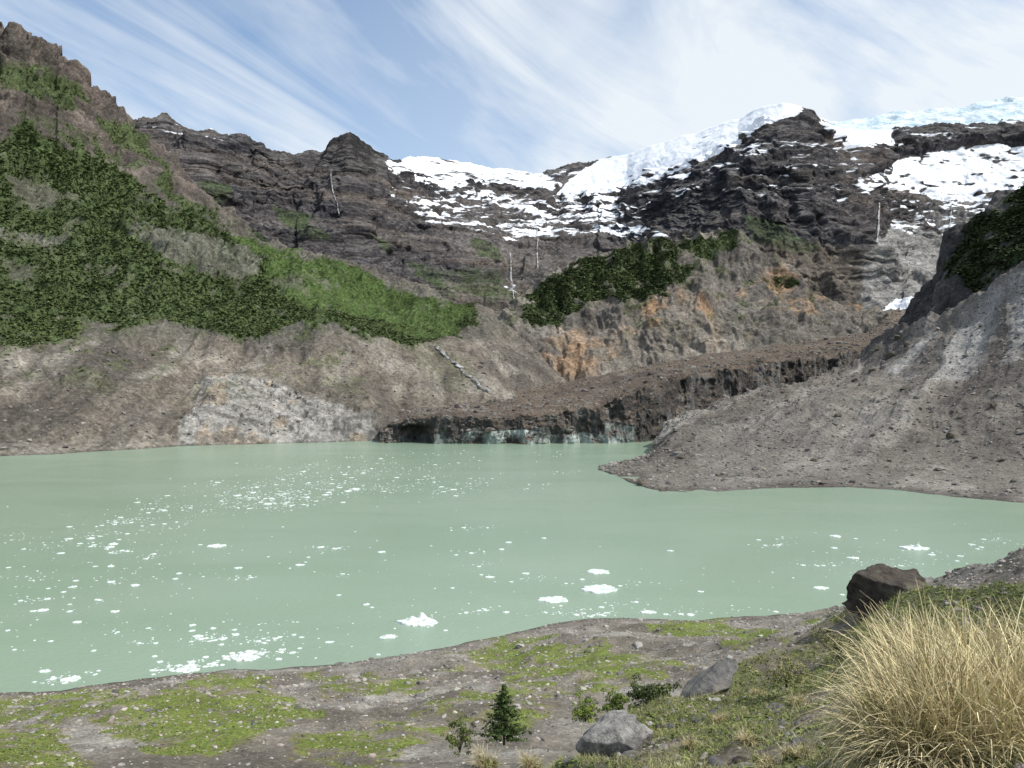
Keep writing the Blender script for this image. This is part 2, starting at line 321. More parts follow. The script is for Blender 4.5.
def colA(P,Nn,qx,qy):
    w=fbm(P,(1/45,)*3,5,171); v=fbm(P,(1/45,)*3,5,181); x=qx+w*24; y=qy+v*18
    n=fbm(P,(1/60,)*3,5,191); st=fbm(P,(1/30,1/30,1/150),5,192); nn=fbm(P,(1/16,)*3,5,188,gain=.6)
    gl=fbm(P+np.stack([w*14,w*0,w*0],-1),(1/11,1/40,1/120),4,189,rot=False)
    c=np.empty(P.shape,dtype=np.float32); c[:]=(.158,.138,.114)
    c=lerp3(c,(.098,.087,.075),n*2.2+.35); c=lerp3(c,(.24,.22,.19),st*1.9+gl*.8); c=lerp3(c,(.085,.075,.064),-gl*1.6)
    up=np.clip((345-y)/15,0,1); c=lerp3(c,(.115,.110,.092),up*.85)
    tp=np.clip((150+.35*x-y)/30,0,1); c=lerp3(c,(.075,.062,.056),tp*.85)
    c=lerp3(c,(.17,.14,.12),tp*np.clip(st*2,0,.6))
    cr=soft(inpoly(qx+w*30,qy+v*16,cliff),nn,12,2.2,.8)
    band=P[...,2]+P[...,0]*.35+w*8; bn=np.sin(band*.78)*.45+np.sin(band*2.3+1)*.25
    crk=fbm(P,(1/16,1/16,1/12),4,199,ridged=True)
    c=lerp3(c,(.32,.31,.29),cr*np.clip(.8+bn*.25+nn*.3,0,.92)); c=lerp3(c,(.33,.24,.15),cr*np.clip(fbm(P,(1/18,1/18,1/35),4,194)*4-.7,0,.45)); c=lerp3(c,(.10,.095,.088),cr*np.clip(crk*4-2.1,0,.7))
    c=lerp3(c,(.09,.08,.068),inpoly(x,y,[(370,398),(380,392),(402,410),(398,440),(380,440)])*.8)
    c=lerp3(c,(.150,.145,.128),soft(np.clip(inpoly(x,y,HA[0])+inpoly(x,y,HA[1]),0,1),nn,12)*.7)
    c=lerp3(c,(.06,.055,.048),np.clip((1.2-P[...,2])/1.2,0,1)*.7)
    f=soft(inpoly(x,y,FA),nn,20,2.0,1.3)
    hole=soft(np.clip(sum(inpoly(x,y,h) for h in HA),0,1),nn,12,2.0,1.4)
    sparse=np.clip((fbm(P,(1/35,)*3,5,195)-.20)*4,0,1)*((qx<330)&(qy<335)&(qy>140))
    f=f*(1-.8*hole)*(1-.75*sparse)
    extra=np.clip(inpoly(x,y,[(-150,30),(0,62),(45,72),(92,105),(60,104),(0,86),(-150,70)])+inpoly(x,y,[(95,112),(145,130),(165,165),(120,145)])+inpoly(x,y,[(150,150),(175,180),(215,215),(190,212),(160,185)])+inpoly(x,y,[(20,110),(100,130),(140,175),(60,150)])*.5,0,1)
    extra=soft(extra,nn,8,2.0)
    shr=np.clip((fbm(P,(1/14,)*3,3,196)-.08)*4,0,1)*((qy>318)&(qy<420)&(qx<430)).astype(np.float32)*np.clip((420-qy)/75,0,1)*np.clip(fbm(P,(1/60,)*3,2,198)*3+.7,0,1)
    shr=np.maximum(shr,soft(inpoly(x,y,[(380,330),(440,335),(480,385),(470,400),(430,380)]),nn,6)*.35)
    br=blur(inpoly(x,y,[(225,225),(300,245),(380,278),(485,316),(450,332),(380,325),(320,305),(265,275)]),16)
    c=lerp3(c,(.062,.088,.032),np.clip(f*1.3+extra*.9,0,1)*.92)
    c=lerp3(c,(.070,.108,.034),br*f*.95)
    c=lerp3(c,(.085,.105,.04),shr*.6)
    return c,dict(forest=np.clip(f*(1-.5*br)+extra*.7+shr*.35,0,1),bright=np.clip(br*.8+extra*.6+(qy>345)*.3,0,1))
A=sheet('hillside',Arows,-150,640,830,[12,110,140,150],dispA,colA,M_left,post=((80,-30),(400,-350)),label='steep hillside with green woods above a bare brown moraine wall left of the lake',cat='hillside')
# ---- bench / knoll
Crows=[[(400,440,820),(980,440,820)],
 [(400,415,860),(480,405,900),(560,388,920),(640,374,950),(700,358,960),(760,350,980),(860,336,1040),(980,330,1080)],
 [(400,345,960),(480,335,1000),(515,325,1030),(560,312,1080),(620,306,1060),(680,303,1040),(740,300,1060),(800,312,1070),(860,326,1080),(980,332,1100)],
 [(400,334,1100),(480,327,1120),(515,313,1150),(530,296,1160),(545,283,1170),(565,270,1180),(600,260,1190),(640,250,1190),(680,241,1190),(700,240,1190),(720,233,1190),(738,239,1180),(760,256,1160),(790,277,1140),(820,300,1130),(860,320,1130),(980,330,1140)]]
def dispC(P,Nn,px,py):
    w=fbm(P,(1/120,)*3,3,203); Q=P+np.stack([w*30,w*0,w*20],-1)
    d=fbm(Q,(1/60,1/100,1/170),5,211,ridged=True,rot=False)*18+fbm(Q,(1/20,1/50,1/60),5,221,ridged=True,rot=False)*9+fbm(P,(1/18,)*3,5,231)*5
    P=P+Nn*d[...,None]; P[...,2]+=fbm(P,(1/25,)*3,4,233)*4*np.clip((330-py)/20,0,1); return P
def colC(P,Nn,qx,qy):
    w=fbm(P,(1/50,)*3,5,241); v=fbm(P,(1/50,)*3,5,251); x=qx+w*14; y=qy+v*9
    st=fbm(P,(1/40,1/40,1/120),5,252); n=fbm(P,(1/70,)*3,5,253); nn=fbm(P,(1/22,)*3,4,258)
    c=np.empty(P.shape,dtype=np.float32); c[:]=(.160,.142,.120)
    c=lerp3(c,(.25,.23,.20),st*2.2); c=lerp3(c,(.088,.079,.072),n*2)
    c=lerp3(c,(.105,.096,.088),soft(inpoly(x,y,[(690,250),(740,235),(830,300),(870,335),(760,350),(700,300)]),nn,16)*.6)
    o=np.clip(inpoly(x,y,[(530,335),(590,308),(640,322),(620,370),(560,378)])*.75+inpoly(x,y,[(640,300),(700,286),(725,306),(700,330),(650,325)])+inpoly(x,y,[(740,295),(790,262),(835,300),(800,318)])*.8+inpoly(x,y,[(690,325),(760,335),(720,350)])*.6,0,1)
    o=blur(o,18)
    c=lerp3(c,(.34,.215,.125),o*np.clip(.35+fbm(P,(1/25,1/25,1/60),5,254)*2.2,0,.8))
    f=inpoly(x,y,[(518,314),(545,278),(580,262),(640,246),(672,240),(668,262),(690,275),(668,296),(620,300),(585,303),(555,325),(530,330)])
    f=np.clip(f+inpoly(x,y,[(660,244),(735,228),(735,250),(705,262),(672,264)])*.8+inpoly(x,y,[(770,258),(800,285),(770,280)])*.3,0,1)
    f=soft(f,nn,12,1.8,1.4)
    f2=np.clip((fbm(P,(1/18,)*3,3,256)-.10)*4,0,1)*((qy<350)&(qx>500)&(qx<830)).astype(np.float32)*np.clip((350-qy)/40,0,1)*.4
    c=lerp3(c,(.058,.084,.031),f*.9); c=lerp3(c,(.07,.085,.035),f2*1.5)
    return c,dict(forest=np.clip(f+f2*.6,0,1),bright=blur(inpoly(x,y,[(665,250),(735,230),(735,250),(700,262)])*.8,3))
C=sheet('rocky_bench',Crows,400,980,620,[20,100,100],dispC,colC,M_mid,post=((60,-20),(200,-200)),label='rusty and brown rock bench with a wooded knoll above the glacier tongue',cat='hillside')
# ---- glacier tongue
ft=[(380,432,552),(395,424,554),(410,419,553),(440,416,551),(500,417,549),(560,413,549),(600,408,549),(620,399,555),(640,392,566),(660,386,588),(700,378,638),(760,368,698),(800,362,758),(835,357,818),(870,348,900),(900,330,980)]
fb=[(380,441,549),(400,441,549),(440,443,545),(500,445,543),(560,446,543),(620,447,541),(640,448,552),(660,443,574),(700,430,622),(760,412,682),(800,400,742),(835,388,802),(870,372,884),(900,350,960)]
Drows=[[(a,b+6,c-1) for a,b,c in fb],fb,ft,[(380,431,640),(400,412,650),(440,406,700),(480,400,730),(520,392,760),(560,384,790),(620,372,820),(700,356,880),(760,348,920),(830,340,960),(865,334,990),(900,308,1050)]]
def dispD(P,Nn,px,py):
    w=fbm(P,(1/25,)*3,4,303)*9
    Q=P+np.stack([w,w*0,w*.6],-1)
    nzz=Nn[...,2]; face=np.clip((.6-nzz)/.3,0,1); face=np.clip(blur(face,3),0,1)
    v=fbm(Q*np.array([1,0,1]),(1/12,1,1/28),5,311,ridged=True,rot=False)
    v2=fbm(Q*np.array([1,0,1]),(1/45,1,1/90),3,313); ch=fbm(P*np.array([1,0,1]),(1/9,1,1/5),4,315)
    hum=fbm(P,(1/30,1/30,1/30),5,321,ridged=True); fn=fbm(P,(1/6,)*3,4,331)
    P=P.copy()
    right=np.clip((px-590)/60,0,1)
    P[...,1]-=face*(v*7+v2*15+ch*3+fn*1.2)
    near=np.clip(1-(P[...,1]-560-np.maximum(px-640,0)*1.3)/80,0,1)
    zt=np.clip((P[...,2]-1)/8,0,1)
    cre=fbm(P*np.array([1,.5,0]),(1/11,1/16,0),5,341,ridged=True,gain=.65)
    P[...,2]+=(1-face)*(hum*2.2+fn*.7)+near*zt*(cre*4.0*(.45+right*.9)+v2*4.5*(.3+right)) 
    cave=np.exp(-((px-412)/13)**2)*np.clip((py-425)/4,0,1); P[...,1]+=cave*18
    return P
def colD(P,Nn,qx,qy):
    w=fbm(P,(1/20,)*3,4,351); x=qx+w*8; y=qy+w*4
    c=np.empty(P.shape,dtype=np.float32); c[:]=(.128,.100,.077)
    c=lerp3(c,(.080,.067,.056),fbm(P,(1/50,1/50,1/50),4,352)*2)
    c=lerp3(c,(.165,.140,.115),fbm(P,(1/12,1/50,1/12),4,353)*1.6)
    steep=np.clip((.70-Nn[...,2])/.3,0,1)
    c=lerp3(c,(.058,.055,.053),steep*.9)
    X0=P*np.array([1,0,1])
    c=lerp3(c,(.15,.15,.148),steep*np.clip(fbm(X0,(1/5,1,1/14),5,358)*3-.3,0,.75))
    icy=steep*np.clip(fbm(X0,(1/8,1,1/14),5,354)*3+.1,0,1)*inpoly(x,y,[(385,428),(470,429),(610,424),(640,428),(650,450),(385,450)])
    c=lerp3(c,(.22,.26,.245),icy*.7)
    icy2=steep*inpoly(x,y,[(470,433),(525,430),(575,433),(625,429),(615,450),(470,450)])
    c=lerp3(c,(.42,.47,.45),icy2*np.clip(fbm(X0,(1/10,1,1/12),5,355)*2.5+.4,0,.9))
    pal=(steep<.6)*np.clip(fbm(P,(1/7,)*3,3,356)*4-.9,0,1)*inpoly(x,y,[(440,412),(620,395),(840,352),(840,380),(620,420),(440,425)])
    c=lerp3(c,(.26,.27,.26),pal*.6)
    return c,None
D=sheet('glacier',Drows,380,900,900,[5,90,150],dispD,colD,M_glac,post=((40,-30),),label='debris covered glacier tongue ending in a dirty ice cliff at the far end of the lake',cat='glacier',smoothk=0)
# ---- right moraine
sE=[(600,470),(612,474),(630,482),(650,489),(680,493),(700,494),(740,490),(780,488),(850,487),(900,491),(950,497),(1024,503),(1300,530)]
sE=[(a,b,shoreY(b)) for a,b in sE]
Erows=[[(a,b+6,c-3) for a,b,c in sE],sE,
 [(600,469,380),(625,468,378),(650,468,372),(700,468,368),(760,465,370),(850,462,372),(950,462,360),(1024,462,345),(1300,470,300)],
 [(600,468,385),(628,464,400),(648,460,430),(658,453,440),(680,440,450),(760,422,460),(850,402,470),(950,387,450),(1024,374,420),(1300,350,360)],
 [(600,467.5,386),(628,462,404),(648,457,440),(656,447,470),(668,434,510),(700,416,540),(730,408,560),(760,400,580),(800,389,620),(840,373,660),(862,356,680),(875,344,682),(885,338,680),(905,330,640),(930,323,590),(955,314,570),(985,298,545),(1024,268,520),(1150,190,470),(1300,120,450)]]
def dispE(P,Nn,px,py):
    w=fbm(P,(1/60,)*3,3,403)
    s=P[...,0]*.80-P[...,1]*.60+w*14; t=P[...,0]*.6+P[...,1]*.8
    Q=np.stack([s,t,P[...,2]*0],-1)
    up=np.clip((470-py)/30,0,1)
    d=fbm(Q,(1/34,1/160,1),5,411,ridged=True,rot=False)*(.8+up*3.0)+fbm(Q,(1/8,1/50,1),3,421,ridged=True,rot=False)*(.2+up*.7)+fbm(P,(1/7,)*3,5,431)*(.8+up*.4)
    d=d+fbm(P,(1/32,)*3,5,441)*(1.8+up*2.6)
    toe=np.exp(-((px-655)/60)**2)*np.clip((494-py)/12,0,1)
    d=d+toe*(fbm(P,(1/16,)*3,4,443,ridged=True)*2.2+.6)
    mid=np.clip(1-np.abs(py-400)/45,0,1)*np.clip((px-680)/40,0,1)
    d=d+mid*fbm(P,(1/22,)*3,5,445,ridged=True)*2.5
    z=P[...,2]; d=d*np.clip((z+3)/6,.15,1)
    P=P+Nn*d[...,None]
    edge=np.clip(1-(py-np.min(py,axis=0,keepdims=True))/14,0,1)*np.clip((px-655)/20,0,1)
    P[...,2]+=edge*fbm(P,(1/16,)*3,4,447,ridged=True)*5.0
    return P
def colE(P,Nn,qx,qy):
    w=fbm(P,(1/30,)*3,5,451); v=fbm(P,(1/30,)*3,5,461); x=qx+w*22; y=qy+v*14; nn=fbm(P,(1/14,)*3,5,468)
    ww=fbm(P,(1/60,)*3,3,403); s=P[...,0]*.80-P[...,1]*.60+ww*14; t=P[...,0]*.6+P[...,1]*.8
    Q=np.stack([s,t,P[...,2]*0],-1); sk=fbm(Q,(1/12,1/110,1),5,473,rot=False); sk2=fbm(Q,(1/40,1/200,1),3,474,rot=False)
    c=np.empty(P.shape,dtype=np.float32); c[:]=(.120,.108,.095)
    n=fbm(P,(1/40,)*3,5,471); c=lerp3(c,(.080,.070,.062),n*2.0+.1+sk2*1.5); c=lerp3(c,(.178,.165,.148),sk*2.0+nn*.6)
    pale=soft(inpoly(x,y,[(880,378),(905,352),(960,318),(1030,262),(1320,150),(1320,340),(1024,350),(960,375)]),nn,24,1.6)
    c=lerp3(c,(.215,.207,.198),pale*np.clip(.55+sk*2.2,0,.95))
    c=lerp3(c,(.155,.146,.134),soft(inpoly(x,y,[(700,430),(860,395),(900,440),(840,480),(700,485)]),nn,25)*.4)
    c=lerp3(c,(.05,.046,.045),soft(inpoly(x,y,[(862,365),(866,338),(880,328),(915,325),(900,345),(880,362)]),nn,5)*.7)
    c=lerp3(c,(.05,.045,.04),np.clip((.9-P[...,2])/.7,0,1)*.6)
    return c,None
E=sheet('moraine',Erows,600,1300,950,[6,70,120,150],dispE,colE,M_mor,post=((30,-6),(120,-60)),label='grey brown gravel moraine sloping into the lake on the right',cat='moraine',smoothk=4)
# ---- crag
Krows=[[(890,375,640),(1250,340,560)],[(890,345,650),(940,330,620),(1024,290,560),(1250,200,500)],
 [(890,345,700),(905,322,700),(915,302,700),(925,292,690),(938,282,685),(944,266,680),(950,246,675),(960,229,670),(975,219,660),(1000,200,650),(1024,186,640),(1100,145,620),(1250,80,600)]]
def dispK(P,Nn,px,py):
    w=fbm(P,(1/50,)*3,3,503); Q=P+w[...,None]*12
    d=fbm(Q,(1/30,1/30,1/80),5,511,ridged=True)*10+fbm(P,(1/9,)*3,5,521)*4.5
    return P+Nn*d[...,None]
def colK(P,Nn,qx,qy):
    w=fbm(P,(1/25,)*3,5,541); x=qx+w*10; y=qy+w*8; nn=fbm(P,(1/12,)*3,4,548)
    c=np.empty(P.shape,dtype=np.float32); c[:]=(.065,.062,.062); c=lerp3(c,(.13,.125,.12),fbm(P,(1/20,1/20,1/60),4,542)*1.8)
    f=soft(inpoly(x,y,[(940,285),(945,255),(965,225),(1024,182),(1260,70),(1260,170),(1024,262),(1000,278),(975,300),(960,275)]),nn,8,2.0,1.3)
    c=lerp3(c,(.042,.060,.023),f*.9)
    return c,dict(forest=f,bright=f*0)
K=sheet('crag',Krows,890,1250,420,[30,150],dispK,colK,M_crag,post=((80,-20),(200,-150)),label='dark crag with woods on top rising above the right hand moraine',cat='crag')
# ---- foreground ground
sF=[(-400,725),(-100,700),(0,693),(60,690),(110,683),(150,678),(230,669),(290,666),(330,664),(400,656),(440,648),(470,641),(530,629),(560,624),(590,620),(660,619),(760,616),(805,613)]
sF=[(a,b,shoreY(b)) for a,b in sF]+[(830,608,136),(860,599,115),(890,590,98),(930,578,85),(970,566,74),(1024,553,62),(1400,490,45)]
Frows=[[(-400,1500,1.5),(1400,1500,1.5)],[(-400,900,14),(1400,900,14)],[(-400,780,26),(0,768,30),(1400,768,30)],
 [(-400,745,55),(0,725,58),(250,705,64),(500,688,70),(700,658,82),(830,632,80),(900,618,66),(1024,590,46),(1400,540,36)],sF]
def dispF(P,Nn,px,py):
    k=np.clip(P[...,1]/60,.05,1)
    d=fbm(P,(1/14,1/14,1/14),4,603)*2.3*k+fbm(P,(1/3.5,)*3,4,611)*.6*k+fbm(P,(1/.8,)*3,3,621)*.09
    d=d*np.clip((P[...,2]+.5)/3,.22,1)
    P=P.copy(); P[...,2]+=d; return P
def colF(P,Nn,qx,qy):
    w=fbm(P,(1/6,)*3,5,641); v=fbm(P,(1/6,)*3,5,651); x=qx+w*60; y=qy+v*16
    c=np.empty(P.shape,dtype=np.float32); c[:]=(.170,.153,.130)
    n=fbm(P,(1/9,)*3,5,652); c=lerp3(c,(.115,.102,.083),n*2.4+.15); c=lerp3(c,(.245,.230,.205),fbm(P,(1/4,)*3,4,653)*1.9)
    g=np.zeros(n.shape,dtype=np.float32)
    for q,a in ([(-200,700),(60,688),(140,690),(165,705),(100,715),(60,732),(-200,740)],.75),([(190,676),(255,668),(280,680),(245,692),(200,690)],1.),([(110,716),(180,693),(290,700),(305,718),(250,735),(200,757),(120,748)],1.05),([(300,668),(400,672),(415,688),(340,697),(300,686)],.8),([(445,652),(480,640),(560,640),(645,650),(600,668),(520,676),(460,666)],.9),([(645,625),(700,619),(765,627),(785,640),(740,647),(690,642)],1.1),([(-100,742),(60,735),(90,770),(-100,800)],1.),([(300,730),(420,722),(430,768),(300,790)],.5),([(560,672),(640,655),(700,662),(640,690),(570,690)],.7),([(780,640),(850,612),(900,600),(1100,570),(1100,640)],.6),([(420,690),(560,680),(560,720),(430,730)],.5):
        g=np.maximum(g,inpoly(x,y,q)*a)
    g=blur(g,24)
    gn=fbm(P,(1/2.2,)*3,5,654,gain=.6); gf=fbm(P,(1/.6,)*3,4,655); gb=fbm(P,(1/9,)*3,3,656); g=np.clip((g-.32+gn*1.3+gb*.5+gf*.45)*1.4,0,1)*np.clip(g*5+.1,0,1)
    c=lerp3(c,(.155,.130,.062),np.clip(g*2.0,0,1)*.7); c=lerp3(c,(.120,.155,.035),np.clip(g*1.6-.3,0,.92))
    c=lerp3(c,(.06,.055,.045),np.clip((.5-P[...,2])/.4,0,1)*.7)
    return c,dict(green=g)
Fg=sheet('ground',Frows,-400,1400,1200,[30,50,150,150],dispF,colF,M_gr,post=((10,-6),(60,-30)),label='grey gravel shore slope with mossy green patches in the foreground',cat='ground')
# ---- near bank
Nrows=[[(480,1107,2),(1300,1107,2)],[(480,830,12),(560,768,13),(700,768,9.5),(830,768,6.3),(930,768,4.8),(1024,768,4.3),(1300,768,4)],
 [(480,860,14),(540,800,14),(570,775,14),(590,752,14.3),(620,730,15),(650,712,16),(700,686,18),(760,660,20),(800,640,21),(835,616,22),(860,602,21),(900,594,19),(940,590,17),(1024,582,14),(1300,556,12)]]
def dispN(P,Nn,px,py):
    k=np.clip(1.15-(px-820)/260,.45,1)
    d=fbm(P,(1/2.2,)*3,5,703)*.40*k+fbm(P,(1/.5,)*3,4,711)*.08*k
    P=P.copy(); P[...,2]+=d; return P
def colN(P,Nn,qx,qy):
    c=np.empty(P.shape,dtype=np.float32); c[:]=(.135,.115,.086)
    n=fbm(P,(1/1.6,)*3,5,741); g=np.clip(n*3+.9,0,1)
    c=lerp3(c,(.20,.18,.145),fbm(P,(1/.9,)*3,4,742)*2); c=lerp3(c,(.110,.128,.045),g*.8)
    return c,dict(green=g)
Bk=sheet('bank',Nrows,480,1300,700,[90,260],dispN,colN,M_bank,post=((1.5,-.8),(6,-8)),label='near grassy bank at lower right with stones and tufts',cat='bank')
# ---- lake
lv=[(-2500,30,0),(2500,30,0),(2500,1400,0),(-2500,1400,0)]
tag(mk('lake',lv,[[0,1,2,3]],M_lake,kind='structure'),'milky green glacial lake dotted with ice','lake',kind='structure')
tag(mk('terrain',[(-9000,-3000,-25),(9000,-3000,-25),(9000,9000,-25),(-9000,9000,-25)],[[0,1,2,3]],M_mor,col=np.full((4,3),.12),kind='structure'),'low ground reaching to the horizon beyond the mountains','ground',kind='structure')
# ---------------------------------------------------------------- foliage clouds
def crowns(C0,R,K,squash=1.15,leaf=.5,cols=None,rng=RNG,upb=0.0,cv=.35):
    n=len(C0); d=rng.normal(size=(n,K,3)); d/=np.linalg.norm(d,axis=-1,keepdims=True); d[...,2]=np.abs(d[...,2])*1.2-.35
    rad=rng.uniform(.55,1.05,(n,K,1))*R[:,None,None]
    c=C0[:,None,:]+d*rad*np.array([1,1,squash])+np.array([0,0,.45])*R[:,None,None]
    nn=d+rng.normal(size=(n,K,3))*.4+np.array([0,0,upb]); nn/=np.linalg.norm(nn,axis=-1,keepdims=True)
    t=np.cross(nn,rng.normal(size=(n,K,3))); t/=np.linalg.norm(t,axis=-1,keepdims=True)+1e-9; u=np.cross(nn,t)
    s=leaf*R[:,None,None]*rng.uniform(.6,1.3,(n,K,1))
    q=np.stack([c-t*s-u*s*.6,c+t*s*.8-u*s,c+t*s+u*s*.7,c-t*s*.7+u*s],2)
    V=q.reshape(-1,3); Fc=np.arange(len(V)).reshape(-1,4)
    cc=np.repeat((cols[:,None,:]*rng.uniform(1-cv,1+cv,(n,K,1))).reshape(-1,3),4,0)
    return V,Fc,cc
def forest(Ash,name,n,r0,r1,label,seed,dark=(.075,.102,.036),light=(.115,.155,.052),K=8):
    rng=np.random.default_rng(seed)
    w=Ash['forest']; idx=np.where(w>.04)[0]; p=(w[idx]**1.2)*Ash['P'][idx,1]; p=p/p.sum()
    k=rng.choice(idx,n,p=p)
    P=Ash['P'][k]+rng.normal(size=(n,3))*np.array([1.2,1.2,0]); br=Ash['bright'][k]; ww=w[k]
    patch=fbm(P,(1/30,)*3,4,seed+5)
    mixv=np.clip(br*.7+.15*rng.random(n)+patch*1.2+.15,0,1)[:,None]
    cols=np.array(dark)*(1-mixv)+np.array(light)*mixv; cols=cols*rng.uniform(.8,1.2,(n,1))
    R=(r0+(r1-r0)*rng.random(n)**2.8)*(1-.4*br)*(.45+.55*ww)
    V,Fc,cc=crowns(P-np.array([0,0,.55])*R[:,None],R,K,squash=.85,leaf=.55,cols=cols,rng=rng,upb=2.0,cv=.12)
    return tag(mk(name,V,Fc,M_leaf,col=cc),label,'forest',kind='stuff')
forest(A,'forest',78000,.6,1.9,'green southern beech woods covering the left hillside',1001)
forest(C,'forest',20000,.9,2.4,'dark woods on the rounded knoll below the snowy cliffs',1002,dark=(.062,.088,.031),light=(.098,.135,.045))
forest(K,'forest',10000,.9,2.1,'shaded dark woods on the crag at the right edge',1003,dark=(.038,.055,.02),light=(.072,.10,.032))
# ---------------------------------------------------------------- waterfalls
def fall(Ash,pts,w,label,push=4,cat='waterfall',name='waterfall',jit=.2):
    P=[]
    pts=np.array(pts,float); L=np.linspace(0,len(pts)-1,len(pts)*6)
    xs=np.interp(L,range(len(pts)),pts[:,0])+RNG.normal(size=len(L))*jit; ys=np.interp(L,range(len(pts)),pts[:,1])
    for x,y in zip(xs,ys):
        p,_=surf(Ash,x,y,2.0); P.append((x,y,p[1]))
    P=np.array(P); Yc=P[:,2].copy()
    for _ in range(2): Yc[1:-1]=(Yc[:-2]+Yc[1:-1]*2+Yc[2:])/4
    Yc-=push
    V=[]
    for i in range(len(P)):
        Y=Yc[i]; ww=w*(.15+RNG.random()*1.2)*(1 if 0<i<len(P)-1 else .2); X=(P[i,0]-CX)/F*Y; Z=H+(CY-P[i,1])/F*Y
        V+= [(X-ww/2,Y+.8,Z),(X,Y,Z),(X+ww/2,Y+.8,Z)]
    Fc=[]
    for i in range(len(P)-1):
        a=i*3; Fc+=[(a,a+1,a+4,a+3),(a+1,a+2,a+5,a+4)]
    return tag(mk(name,V,Fc,M_fall,smooth=True),label,cat)
fall(B,[(331,168),(331,180),(333,192),(337,202),(339,214)],1.9,'thin waterfall streak on the brown cliff below the dark dome peak',push=1)
fall(B,[(537,228),(538,240),(537,252),(538,268)],2.2,'thin white waterfall in the middle of the headwall, right of the other central fall',push=1)
fall(B,[(510,252),(511,262),(511,275),(513,290),(514,300)],2.2,'narrow waterfall above the low gap left of the wooded knoll',push=1)
fall(B,[(880,202),(879,214),(879,228),(877,243)],3.2,'white waterfall below the right hand snowfield',push=2)
fall(B,[(952,205),(951,218),(950,228)],3.0,'short white cascade near the right edge under the snowfield',push=2)
fall(A,[(432,344),(441,350),(447,358),(457,363),(463,372),(474,378),(480,386),(490,392)],3.8,'white stream tumbling down the moraine wall beside the glacier',push=1.5,cat='stream',name='stream',jit=.9)
# ---------------------------------------------------------------- loose rocks (stuff)
def ico(sub):
    bm=bmesh.new(); bmesh.ops.create_icosphere(bm,subdivisions=sub,radius=1); V=np.array([v.co[:] for v in bm.verts]); Fc=np.array([[v.index for v in f.verts] for f in bm.faces]); bm.free(); return V,Fc
I1=ico(1)
def rubble(name,P,R,cols,label,ic=I1,seed=5,flat=.65):
    rng=np.random.default_rng(seed); V0,F0=ic; n=len(P)
    q=rng.normal(size=(n,3,3)); Qm,_=np.linalg.qr(q)
    jit=V0[None]*(1+rng.uniform(-.28,.28,(n,len(V0),1)))
    jit=jit*rng.uniform(.55,1.2,(n,1,3))
    V=np.einsum('nij,nkj->nki',Qm,jit)*np.array([1,1,flat])*R[:,None,None]+P[:,None,:]
    Fc=(F0[None]+(np.arange(n)*len(V0))[:,None,None]).reshape(-1,3)
    cc=np.repeat(cols,len(V0),0)
    return tag(mk(name,V.reshape(-1,3),Fc,M_rockatt,col=cc),label,'rocks',kind='stuff')
def pick(Ash,n,cond,rng,pw=1.0):
    idx=np.where(cond)[0]; p=Ash['P'][idx,1]**pw; p/=p.sum(); return rng.choice(idx,n,p=p)
rg=np.random.default_rng(55)
def greys(n,lo,hi): 
    g=rg.uniform(lo,hi,(n,1)); return g*np.array([1.05,.97,.88])*rg.uniform(.93,1.07,(n,3))
k=pick(E,12000,(E['P'][:,2]>.2)&(E['qx']<1060),rg); rubble('moraine_rubble',E['P'][k],rg.exponential(.30,12000)+.16,greys(12000,.07,.25),'loose boulders and rubble strewn over the right moraine')
k=pick(D,6500,(D['N'][:,2]>.5),rg); rubble('glacier_rubble',D['P'][k],rg.exponential(.5,6500)+.3,greys(6500,.05,.2),'rock rubble lying on the glacier tongue')
k=pick(A,6000,(A['qy']>345)&(A['P'][:,2]>.5),rg); rubble('scree_rubble',A['P'][k],rg.exponential(.36,6000)+.25,greys(6000,.07,.25),'scattered rubble on the left moraine wall')
k=pick(Fg,24000,(Fg['P'][:,2]>.15)&(Fg['P'][:,1]>20)&(Fg['qx']>-40)&(Fg['qx']<1060),rg,1.2); rubble('gravel',Fg['P'][k],(rg.exponential(.055,24000)+.03)*np.clip(Fg['P'][k,1]/60,.4,1.3),greys(24000,.07,.36),'loose gravel stones on the shore slope')
k=pick(Bk,4500,(Bk['P'][:,1]>3.5)&(Bk['qx']>500)&(Bk['qx']<1100),rg); rubble('pebbles',Bk['P'][k],rg.exponential(.018,4500)+.01,greys(4500,.08,.30),'small pebbles on the near bank')
def cover(Ash,n,cond,r0,r1,label,cols0,seed,K=8,name='ground_cover',pw=1.0,squash=.6):
    rng=np.random.default_rng(seed); k=pick(Ash,n,cond,rng,pw); P=Ash['P'][k]
    m=rng.random((n,1)); cols=np.array(cols0[0])*(1-m)+np.array(cols0[1])*m
    V,Fc,cc=crowns(P-np.array([0,0,.03]),r0+(r1-r0)*rng.random(n)**2.5,K,squash=squash,leaf=.40,cols=cols,rng=rng,upb=1.2,cv=.25)
    return tag(mk(name,V,Fc,M_leaf,col=cc),label,'ground cover',kind='stuff')
cover(Fg,30000,(Fg['green']>.55)&(Fg['P'][:,1]>22),.03,.11,'low green plants growing in patches on the gravel shore',((.105,.14,.03),(.19,.225,.06)),81,K=6)
cover(Fg,14000,(Fg['green']>.12)&(Fg['P'][:,1]>22),.03,.11,'dry brownish low plants around the green patches',((.15,.12,.05),(.24,.21,.10)),82,K=6)
cover(Bk,28000,(Bk['green']>.4)&(Bk['P'][:,1]>5),.015,.07,'low green plants creeping over the near bank',((.09,.12,.030),(.18,.20,.06)),83)
